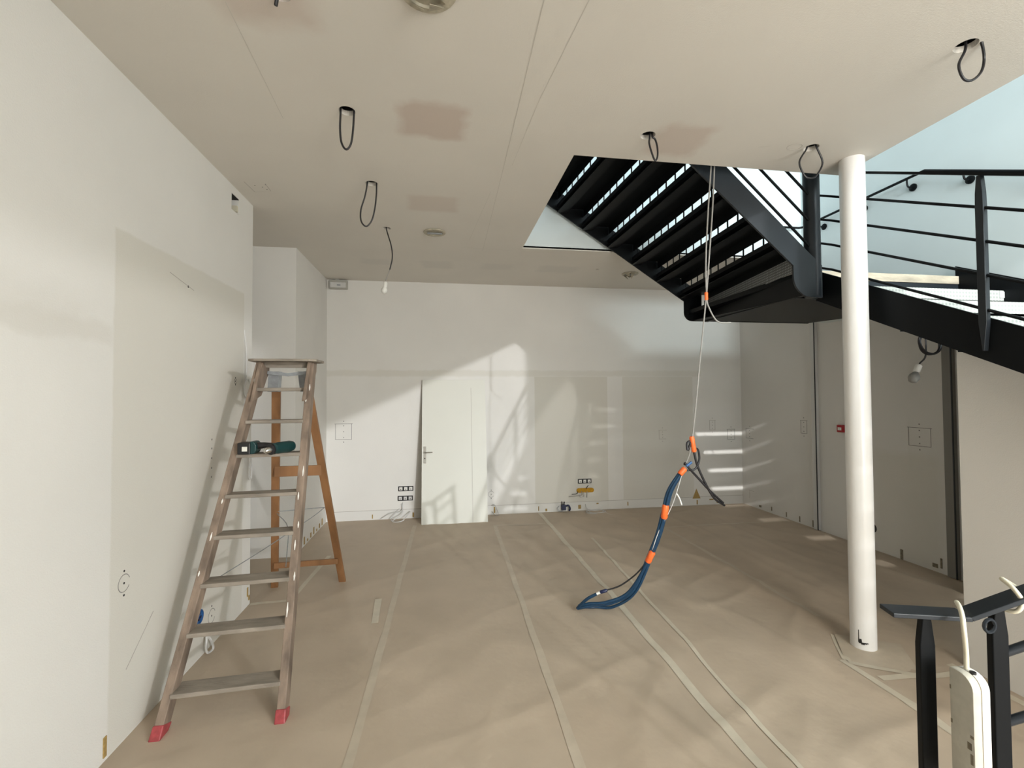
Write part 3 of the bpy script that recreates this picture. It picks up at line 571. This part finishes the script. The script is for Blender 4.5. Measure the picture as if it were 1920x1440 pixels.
S.put(MB().tube([(1.845, YB-0.03, 0.11), (1.84, YB-0.035, 0.16)], 0.007, 6), 'strand', 'black_plastic'); S.put(MB().tube([(1.875, YB-0.03, 0.11), (1.88, YB-0.035, 0.155)], 0.007, 6), 'strand', 'black_plastic')
S.put(MB().tube(curve([(1.80, YB-0.02, 0.09), (1.77, YB-0.04, 0.06), (1.80, YB-0.05, 0.02), (1.85, YB-0.05, 0.02)], 4), 0.004, 6), 'wire', 'zinc')
# glue dabs and plaster scars along the wall feet (parts of the walls)
for x, z, w, h in ((-0.40, 0.05, 0.022, 0.07), (0.80, 0.07, 0.022, 0.09), (1.30+0.18, 0.06, 0.012, 0.07), (1.60, 0.035, 0.03, 0.04), (2.13, 0.06, 0.045, 0.06), (2.42, 0.10, 0.035, 0.02), (2.92, 0.075, 0.016, 0.06), (4.10, 0.05, 0.02, 0.07), (4.35, 0.085, 0.07, 0.02), (4.45, 0.05, 0.018, 0.05), (-0.98, 0.05, 0.015, 0.06)):
    b = MB().box(x-w/2, x+w/2, YB-0.008, YB+0.001, z-h/2, z+h/2).build('glue_dab', 'glue_brown', wb, bevel=0.004)
MB().prism([(4.02, 0.11), (4.16, 0.11), (4.09, 0.27)], 'Y', YB-0.003, YB+0.001).build('plaster_scar', 'glue_brown', wb)
MB().box(XS, 5.0, YB-0.0025, YB+0.001, 0.133, 0.138).build('skirting_line', 'faint_line', wb)
for y, z, w, h in ((6.55, 0.05, 0.05, 0.03), (6.3, 0.07, 0.02, 0.06), (6.0, 0.06, 0.016, 0.07), (5.75, 0.06, 0.016, 0.08), (5.52, 0.06, 0.016, 0.09), (4.32, 0.05, 0.03, 0.12), (3.98, 0.06, 0.05, 0.04), (3.92, 0.10, 0.018, 0.10)):
    MB().box(XR-0.006, XR+0.001, y-w/2, y+w/2, z-h/2, z+h/2).build('glue_dab', 'grime', wr, bevel=0.003)
MB().lathe([(0.055, 0), (0.055, 0.004)], (XR+0.002, 4.66, 0.245), (-1, 0, 0), 20).build('cable_hole', 'dark_void', wr)
for y, z, h in ((2.60, 0.07, 0.10), (4.30, 0.12, 0.08), (4.33, 0.06, 0.04)):
    MB().box(XL-0.001, XL+0.005, y-0.012, y+0.012, z-h/2, z+h/2).build('glue_dab', 'glue_brown', wl, bevel=0.003)
for i in range(9):
    y = 5.62+i*0.14; MB().box(XS-0.001, XS+0.006, y-0.018, y+0.018, 0.02, 0.05+0.03*(i % 3)).build('glue_dab', 'glue_brown', wa, bevel=0.003)

# pencil outlines on the walls
def outline(wall, axis, at, u0, u1, z0, z1, sides='tblr', dots=True, m='pencil', lw=0.005):
    def bx(a0, a1, b0, b1):
        e = 0.0012
        mb = MB().box(a0, a1, at-e, at+e, b0, b1) if axis == 'Y' else MB().box(at-e, at+e, a0, a1, b0, b1)
        mb.build('pencil_mark', m, wall)
    if 't' in sides: bx(u0-0.01, u1+0.01, z1-lw, z1)
    if 'b' in sides: bx(u0, u1, z0, z0+lw)
    if 'l' in sides: bx(u0, u0+lw, z0, z1)
    if 'r' in sides: bx(u1-lw, u1, z0, z1)
    if dots:
        uc = (u0+u1)/2
        for z in (z1+0.035, z1-0.03, (z0+z1)/2, z0+0.03, z0-0.035): bx(uc-0.006, uc+0.006, z-0.006, z+0.006)
outline(wb, 'Y', YB, -1.50, -1.27, 1.17, 1.40); outline(wb, 'Y', YB, 3.46, 3.58, 1.08, 1.225, 'tlb', m='faint_line')
outline(wb, 'Y', YB, 4.34, 4.44, 1.21, 1.37, m='faint_line'); outline(wb, 'Y', YB, 4.655, 4.785, 1.05, 1.22)
outline(wr, 'X', XR, 6.68, 6.86, 1.08, 1.24, 'trb'); outline(wr, 'X', XR, 5.59, 5.70, 1.25, 1.43); outline(wr, 'X', XR, 3.985, 4.215, 1.24, 1.435)
outline(wr, 'X', XR, 6.70, 6.80, 0.12, 0.25, 'tr', False, 'faint_line')
outline(wl, 'X', XL, 3.64, 3.66, 1.25, 1.45, '', True)
def ring_mark(wall, axis, at, u, z, R, n=18, a0=20, a1=330):
    pts = []
    for i in range(n+1):
        a = math.radians(a0+(a1-a0)*i/n); p = (u+R*math.cos(a), z+R*math.sin(a)); pts.append((p[0], at, p[1]) if axis == 'Y' else (at, p[0], p[1]))
    MB().tube(pts, 0.002, 5).build('pencil_mark', 'pencil', wall)
    for dz in (-R*1.4, 0, R*1.4):
        c = (u, at, z+dz) if axis == 'Y' else (at, u, z+dz)
        MB().lathe([(0.006, -0.002), (0.006, 0.0015)], c, (0, -1, 0) if axis == 'Y' else (1 if at < 0 else -1, 0, 0), 10).build('pencil_mark', 'black_plastic', wall)
ring_mark(wl, 'X', XL, 2.725, 0.82, 0.045); ring_mark(wl, 'X', XL, 3.675, 0.21, 0.05); ring_mark(wb, 'Y', YB, 0.752, 0.305, 0.045); ring_mark(wl, 'X', XL, 4.03, 1.92, 0.02)
MB().lathe([(0.008, -0.002), (0.008, 0.0015)], (XL, 3.31, 2.52), (1, 0, 0), 10).build('pencil_mark', 'black_plastic', wl)
MB().bar((XL+0.0005, 3.10, 2.56), (XL+0.0005, 3.38, 2.51), 0.002, 0.003).build('pencil_mark', 'faint_line', wl)
MB().bar((XL+0.0005, 2.75, 0.36), (XL+0.0005, 2.98, 0.56), 0.002, 0.004).build('pencil_mark', 'faint_line', wl)
# ceiling joints and marks
for p, q, w in (((0.425, 0.5), (0.442, 1.948), 0.004), ((0.442, 1.948), (0.467, 3.491), 0.004), ((0.467, 3.491), (0.489, 5.34), 0.003), ((0.70, 1.2), (0.562, 2.564), 0.003), ((0.562, 2.564), (0.523, 3.317), 0.002), ((0.415, 3.781), (0.312, 4.991), 0.002), ((-0.91, 2.1), (-0.945, 2.95), 0.003), ((-1.527, 3.865), (-1.515, 4.055), 0.004), ((-1.515, 4.055), (-1.378, 4.015), 0.003), ((-1.378, 4.015), (-1.376, 3.88), 0.004), ((2.16, 2.83), (2.24, 2.80), 0.003), ((0.3, 5.25), (0.9, 5.30), 0.003)):
    strip(p, q, w, H-0.0008, 'ceiling_joint', 'hairline' if w < 0.0039 or p[0] > 0 else 'faint_line', ceiling, 0.0)
MB().tube([(2.404+0.05*math.cos(a/8*math.pi), 2.79+0.04*math.sin(a/8*math.pi), H) for a in range(16)], 0.0015, 5, closed=True).build('pencil_mark', 'faint_line', ceiling)
for dx, dy in ((0, 0), (0.05, 0.02), (0.09, -0.03), (0.07, 0.06)):
    MB().lathe([(0.005, -0.0015), (0.005, 0.001)], (-1.47+dx, 3.93+dy, H), (0, 0, 1), 8).build('pencil_mark', 'pencil', ceiling)

# ------------------------------------------------------------------ fire call point, trunkings
fc = thing('fire_call_point', 'red fire alarm call point partly hidden behind the white column', 'alarm', (XR, 5.03, 1.36)); S = At(fc)
S.put(MB().box(XR-0.04, XR, 4.985, 5.075, 1.315, 1.405), 'housing', 'fire_red', bevel=0.006)
S.put(MB().box(XR-0.043, XR-0.038, 5.005, 5.055, 1.34, 1.375), 'break_plate', 'white_plastic'); S.put(MB().box(XR-0.0445, XR-0.0425, 5.02, 5.04, 1.355, 1.358), 'pictogram', 'black_plastic')
for y0, y1, zt, lab in ((5.385, 5.455, 3.45, 'slim white vertical trunking on the shaded wall under the landing'), (3.745, 3.83, 2.57, 'grey vertical trunking next to the short stair wall')):
    t = thing('cable_trunking', lab, 'trunking', (XR, (y0+y1)/2, 0)); S = At(t)
    S.put(MB().box(XR-0.05, XR, y0, y1, 0.012, zt), 'cover', 'trunking' if y0 > 5 else 'grey_trunk', bevel=0.003)
    S.put(MB().box(XR-0.053, XR-0.044, y0-0.004, y0+0.006, 0.012, zt), 'edge_seam', 'steel_grey')

# ------------------------------------------------------------------ bulb and cable coil under the lower flight
cb = thing('coiled_lamp_cable', 'coiled black cable with a bare bulb hanging under the lower stair flight', 'cable', (3.8, 3.09, 2.3)); S = At(cb)
cp = []
for i in range(31):
    a = i*2*math.pi/10+1.9; R = 0.085+0.012*noise.noise(Vector((i*.4, 1, 2))); cp.append((3.8+0.02*math.sin(i), 3.07+R*math.cos(a)*0.5*0+0.002*i, 2.19+R*1.1*math.sin(a))) if False else cp.append((3.8+R*math.cos(a), 3.07+0.012*math.sin(i*0.7), 2.185+R*1.05*math.sin(a)))
S.put(MB().tube(curve([(3.75, 3.08, 2.50), (3.745, 3.08, 2.30)]+cp, 3), 0.008, 7), 'cable', 'black_rubber', smooth=True)
S.put(MB().tube(curve([cp[-1], (3.775, 3.085, 2.09), (3.74, 3.10, 2.03), (3.72, 3.10, 2.0)], 5), 0.006, 7), 'wire', 'black_rubber', smooth=True)
S.put(MB().lathe([(0.02, 0), (0.023, 0.01), (0.023, 0.06), (0.012, 0.07)], (3.70, 3.10, 1.955), (0.45, 0, 0.9), 16), 'lamp_holder', 'white_plastic', smooth=True)
S.put(MB().lathe([(0.006, -0.085), (0.026, -0.075), (0.038, -0.045), (0.034, -0.02), (0.02, 0.0), (0.016, 0.006)], (3.697, 3.10, 1.95), (0.45, 0, 0.9), 18), 'bulb', 'grey_cable', smooth=True)

# ------------------------------------------------------------------ hanging bundle of blue cables
bd = thing('cable_bundle', 'bundle of blue cables with orange tape hanging from the stair opening to the floor', 'cable', (1.1, 3.78, 0)); S = At(bd)
V = Vector
top = V((2.05, 3.17, 3.60)); n1 = V((1.99, 3.21, 2.535)); n2 = V((1.93, 3.345, 1.415)); n3 = V((1.87, 3.37, 1.205)); n4 = V((1.745, 3.43, 0.87)); n5 = V((1.65, 3.50, 0.50)); tip = V((1.11, 3.72, 0.035))
S.put(MB().tube(curve([top+V((0.005, 0, 0)), V((2.035, 3.18, 3.2)), V((2.01, 3.2, 2.8)), n1, V((1.96, 3.25, 2.1)), n2, n3], 6), 0.0055, 7), 'support_cable', 'grey_cable', smooth=True)
S.put(MB().tube(curve([top+V((-0.02, 0, 0)), V((2.0, 3.18, 3.2)), V((1.985, 3.2, 2.8)), n1+V((0.004, 0, 0)), V((2.01, 3.21, 2.45)), V((2.08, 3.21, 2.345)), V((2.19, 3.21, 2.338))], 6), 0.0055, 7), 'support_cable', 'grey_cable', smooth=True)
for off, end in ((V((0.0, 0, 0)), [V((1.50, 3.57, 0.21)), V((1.33, 3.62, 0.115)), V((1.2, 3.68, 0.085)), tip+V((0.01, 0, 0.02))]), (V((0.016, 0.01, 0)), [V((1.55, 3.57, 0.20)), V((1.40, 3.66, 0.055)), V((1.27, 3.71, 0.04)), tip+V((0.015, 0.0, 0.008))]), (V((-0.012, 0.014, 0)), [V((1.53, 3.56, 0.22)), V((1.38, 3.63, 0.10)), V((1.24, 3.68, 0.07)), tip])):
    S.put(MB().tube(curve([n3+off*0.6, n3.lerp(n4, .5)+off+V((-0.03, 0, 0)), n4+off, n4.lerp(n5, .5)+off+V((0.012, 0, 0)), n5+off]+end, 7), 0.0125, 9), 'blue_cable', 'blue_cable', smooth=True)
S.put(MB().tube(curve([n5, V((1.56, 3.55, 0.36)), V((1.44, 3.6, 0.25)), V((1.33, 3.63, 0.205))], 6), 0.006, 7), 'black_lead', 'black_rubber', smooth=True)
S.put(MB().tube([V((1.335, 3.63, 0.207)), V((1.325, 3.63, 0.203)), V((1.285, 3.64, 0.19)), V((1.277, 3.64, 0.187))], [0.009, 0.014, 0.014, 0.009], 10), 'connector', 'navy_plastic', smooth=True)
S.put(MB().tube([V((1.277, 3.64, 0.187)), V((1.25, 3.645, 0.175))], 0.011, 8), 'sleeve', 'white_plastic', smooth=True)
S.put(MB().tube(curve([V((1.25, 3.645, 0.175)), V((1.18, 3.67, 0.13)), V((1.13, 3.7, 0.07)), tip], 6), 0.0125, 9), 'blue_cable', 'blue_cable', smooth=True)
S.put(MB().tube(curve([n3, V((1.82, 3.40, 1.0)), n4+V((0.035, 0, 0)), V((1.70, 3.46, 0.70)), n5], 6), 0.0035, 6), 'white_lead', 'trunking', smooth=True)
S.put(MB().tube(curve([V((1.825, 3.40, 1.02)), V((1.85, 3.40, 0.98)), V((1.87, 3.40, 0.925))], 4), 0.006, 6), 'white_lead', 'white_plastic', smooth=True)
S.put(MB().tube(curve([n2+V((0, 0, 0.02)), V((1.90, 3.35, 1.36)), V((1.895, 3.35, 1.41)), V((1.92, 3.35, 1.425)), V((1.945, 3.35, 1.37)), V((1.99, 3.36, 1.22)), V((2.12, 3.38, 0.99)), V((2.235, 3.40, 0.905))], 6), 0.009, 8), 'black_cable', 'black_rubber', smooth=True)
S.put(MB().tube(curve([V((1.95, 3.36, 1.37)), V((1.99, 3.36, 1.36)), V((2.0, 3.36, 1.28)), V((1.965, 3.36, 1.21)), V((1.90, 3.37, 1.20))], 6), 0.008, 8), 'black_cable', 'black_rubber', smooth=True)
S.put(MB().tube(curve([n3+V((0.01, 0, 0.04)), V((1.885, 3.36, 1.255)), V((1.92, 3.36, 1.21)), V((2.0, 3.37, 1.13)), V((2.10, 3.38, 1.03)), V((2.225, 3.40, 0.925))], 6), 0.009, 8), 'black_cable', 'black_rubber', smooth=True)
S.put(MB().tube([V((1.885, 3.35, 1.235)), V((1.93, 3.35, 1.265))], 0.010, 8), 'blue_tie', 'blue_plastic')
for a, b, r in ((n1+V((0, 0, 0.03)), n1+V((0, 0, -0.03)), 0.013), (n2+V((0.0, 0, 0.05)), n2+V((0.02, 0.0, -0.07)), 0.02), (n3+V((0.015, 0, 0.01)), n3+V((-0.03, 0, -0.035)), 0.023), (n4+V((0.004, -0.005, 0.055)), n4+V((-0.006, 0.01, -0.055)), 0.027), (n5+V((0.015, -0.012, 0.045)), n5+V((-0.018, 0.012, -0.045)), 0.026)):
    S.put(MB().tube([a, a.lerp(b, .12), a.lerp(b, .5), a.lerp(b, .88), b], [r*.8, r, r*.93, r, r*.8], 12), 'orange_tape_wrap', 'orange_tape', smooth=True)

# ------------------------------------------------------------------ cables and box on the left wall
wires('wall_cable', 'white cable loop on the left wall beside the ladder top', (XL, 4.2, 1.9), [[(XL, 4.19, 2.36), (XL+0.012, 4.20, 2.2), (XL+0.012, 4.205, 2.0), (XL+0.02, 4.17, 1.92), (XL+0.03, 4.13, 1.86), (XL+0.03, 4.17, 1.79), (XL+0.03, 4.23, 1.80), (XL+0.03, 4.25, 1.88), (XL+0.03, 4.20, 1.94), (XL+0.03, 4.14, 1.90), (XL+0.03, 4.16, 1.80), (XL+0.03, 4.26, 1.84)]], 'trunking', 0.007, 'cable')
wires('wall_cable', 'thin white cable loop on the left wall behind the drill', (XL, 4.27, 1.2), [[(XL, 4.27, 1.42), (XL+0.02, 4.27, 1.30), (XL+0.03, 4.24, 1.18), (XL+0.03, 4.25, 1.10), (XL+0.03, 4.28, 1.10), (XL+0.03, 4.29, 1.2), (XL+0.02, 4.275, 1.36)]], 'trunking', 0.006, 'cable')
wires('wall_cable', 'pale cable looped down to the floor at the foot of the left wall', (XL, 3.54, 0.1), [[(XL, 3.55, 0.16), (XL+0.03, 3.54, 0.14), (XL+0.04, 3.51, 0.06), (XL+0.04, 3.54, 0.016), (XL+0.045, 3.60, 0.014), (XL+0.04, 3.58, 0.08), (XL+0.02, 3.55, 0.14)]], 'trunking', 0.008, 'cable')
bb = thing('blue_wall_box', 'round blue flush-mounting box in the left wall behind the ladder', 'wall box', (XL, 3.49, 0.288)); S = At(bb)
S.put(MB().lathe([(0.045, 0.0), (0.048, 0.004), (0.048, 0.012), (0.040, 0.012), (0.038, 0.003)], (XL-0.001, 3.49, 0.288), (1, 0, 0), 24), 'shell', 'blue_plastic', smooth=True)
for dy, dz in ((-0.018, 0.01), (0.0, 0.02), (0.016, -0.008), (-0.004, -0.018)):
    S.put(MB().box(XL, XL+0.009, 3.49+dy-0.008, 3.49+dy+0.008, 0.288+dz-0.006, 0.288+dz+0.006), 'terminal', 'navy_plastic')

# ------------------------------------------------------------------ foreground railing with hanging multi-socket
fr = thing('foreground_railing', 'dark steel railing with flat handrail rising at the lower right corner', 'railing', (1.7, 1.2, 0)); S = At(fr)
A0, A1 = V((1.415, 1.30, 1.10)), V((1.625, 1.235, 1.10)); A2 = V((2.05, 1.02, 1.375))
def flat(p, q, w, t, name='handrail'):
    d = (q-p).normalized(); sd = V((d.y, -d.x, 0)).normalized(); n = sd.cross(d).normalized()
    if n.z < 0: n = -n
    c = lambda o: [o-sd*w/2-n*t, o+sd*w/2-n*t, o+sd*w/2, o-sd*w/2]
    S.put(MB().hexa(c(p), c(q)), name, 'steel_grey', bevel=0.002)
flat(A0, A1, 0.07, 0.014); flat(A1, A2, 0.07, 0.014)
for p, zt in ((V((1.515, 1.265, 0)), 1.087), (V((1.70, 1.20, 0)), 1.135), (V((2.02, 1.035, 0)), 1.345)):
    w = 0.022
    mb = MB().prism([(-0.012, zt), (-w, zt-0.09), (-w, 0.0), (w, 0.0), (w, zt-0.09), (0.012, zt)], 'Y', -0.012, 0.012)
    mb.v = [tuple(Matrix.Rotation(-0.3, 3, 'Z')@V(v)+p) for v in mb.v]
    S.put(mb, 'post', 'steel', bevel=0.003)
for z in (1.0, 0.79, 0.58):
    S.put(MB().tube([(1.72, 1.195, z-0.01), (2.02, 1.04, z+0.19)], 0.013, 10), 'rail', 'steel_grey', smooth=True)
S.put(MB().tube([(1.665+0.02*math.cos(a/6*math.pi), 1.195, 1.075+0.02*math.sin(a/6*math.pi)) for a in range(12)], 0.005, 6, closed=True), 'eyelet', 'steel_grey', smooth=True)

ms = thing('power_block', 'dirty white plastic power block hanging on a cream cord from the railing', 'power strip', (1.60, 1.18, 0.75)); S = At(ms)
ct = V((1.545, 1.165, 0.965))
rot = Matrix.Rotation(math.radians(-95), 4, 'Z')
def rb(pts, d0, d1):      # rounded block profile (u,z) extruded in depth then turned about the vertical
    mb = MB().prism(pts, 'Y', d0, d1); mb.v = [tuple(rot@Vector(v)+ct) for v in mb.v]; return mb
prof = [(-0.034, -0.36), (0.03, -0.36), (0.034, -0.355)]+[(-0.006+0.04*math.cos(math.radians(a)), -0.04+0.04*math.sin(math.radians(a))) for a in range(0, 91, 15)]+[(-0.03, 0.0), (-0.034, -0.004)]
prof2 = [(u*0.96, z-0.002) for u, z in prof]
S.put(rb(prof, -0.027, -0.001), 'front_shell', 'dirty_plastic', bevel=0.003, smooth=True)
S.put(rb(prof2, -0.001, 0.001), 'seam', 'grime')
S.put(rb(prof, 0.001, 0.027), 'back_shell', 'white_plastic', bevel=0.003, smooth=True)
for u, z, w, h in ((-0.031, -0.06, 0.004, 0.012), (0.028, -0.17, 0.01, 0.008), (0.02, -0.2, 0.012, 0.02), (0.026, -0.235, 0.008, 0.03), (-0.03, -0.16, 0.005, 0.012)):
    S.put(rb([(u-w/2, z-h/2), (u+w/2, z-h/2), (u+w/2, z+h/2), (u-w/2, z+h/2)], -0.0276, -0.0265), 'dirt_mark', 'grime')
e = rot@V((0.004, 0.008, -0.006))+ct; S.put(MB().lathe([(0.008, 0), (0.008, 0.008)], e, (0, 0, 1), 12), 'port', 'black_plastic')
s0 = rot@V((-0.014, 0.008, 0.0))+ct
S.put(MB().tube(curve([s0, s0+V((0.0, 0, 0.05)), V((1.545, 1.175, 1.08)), V((1.56, 1.19, 1.115)), V((1.59, 1.22, 1.128)), V((1.635, 1.262, 1.12)), V((1.66, 1.262, 1.095)), V((1.70, 1.235, 1.125)), V((1.72, 1.17, 1.125)), V((1.73, 1.155, 1.16)), V((1.722, 1.17, 1.195)), V((1.745, 1.215, 1.205)), V((1.80, 1.20, 1.17))], 6), 0.0065, 9), 'cord', 'cream_plastic', smooth=True)
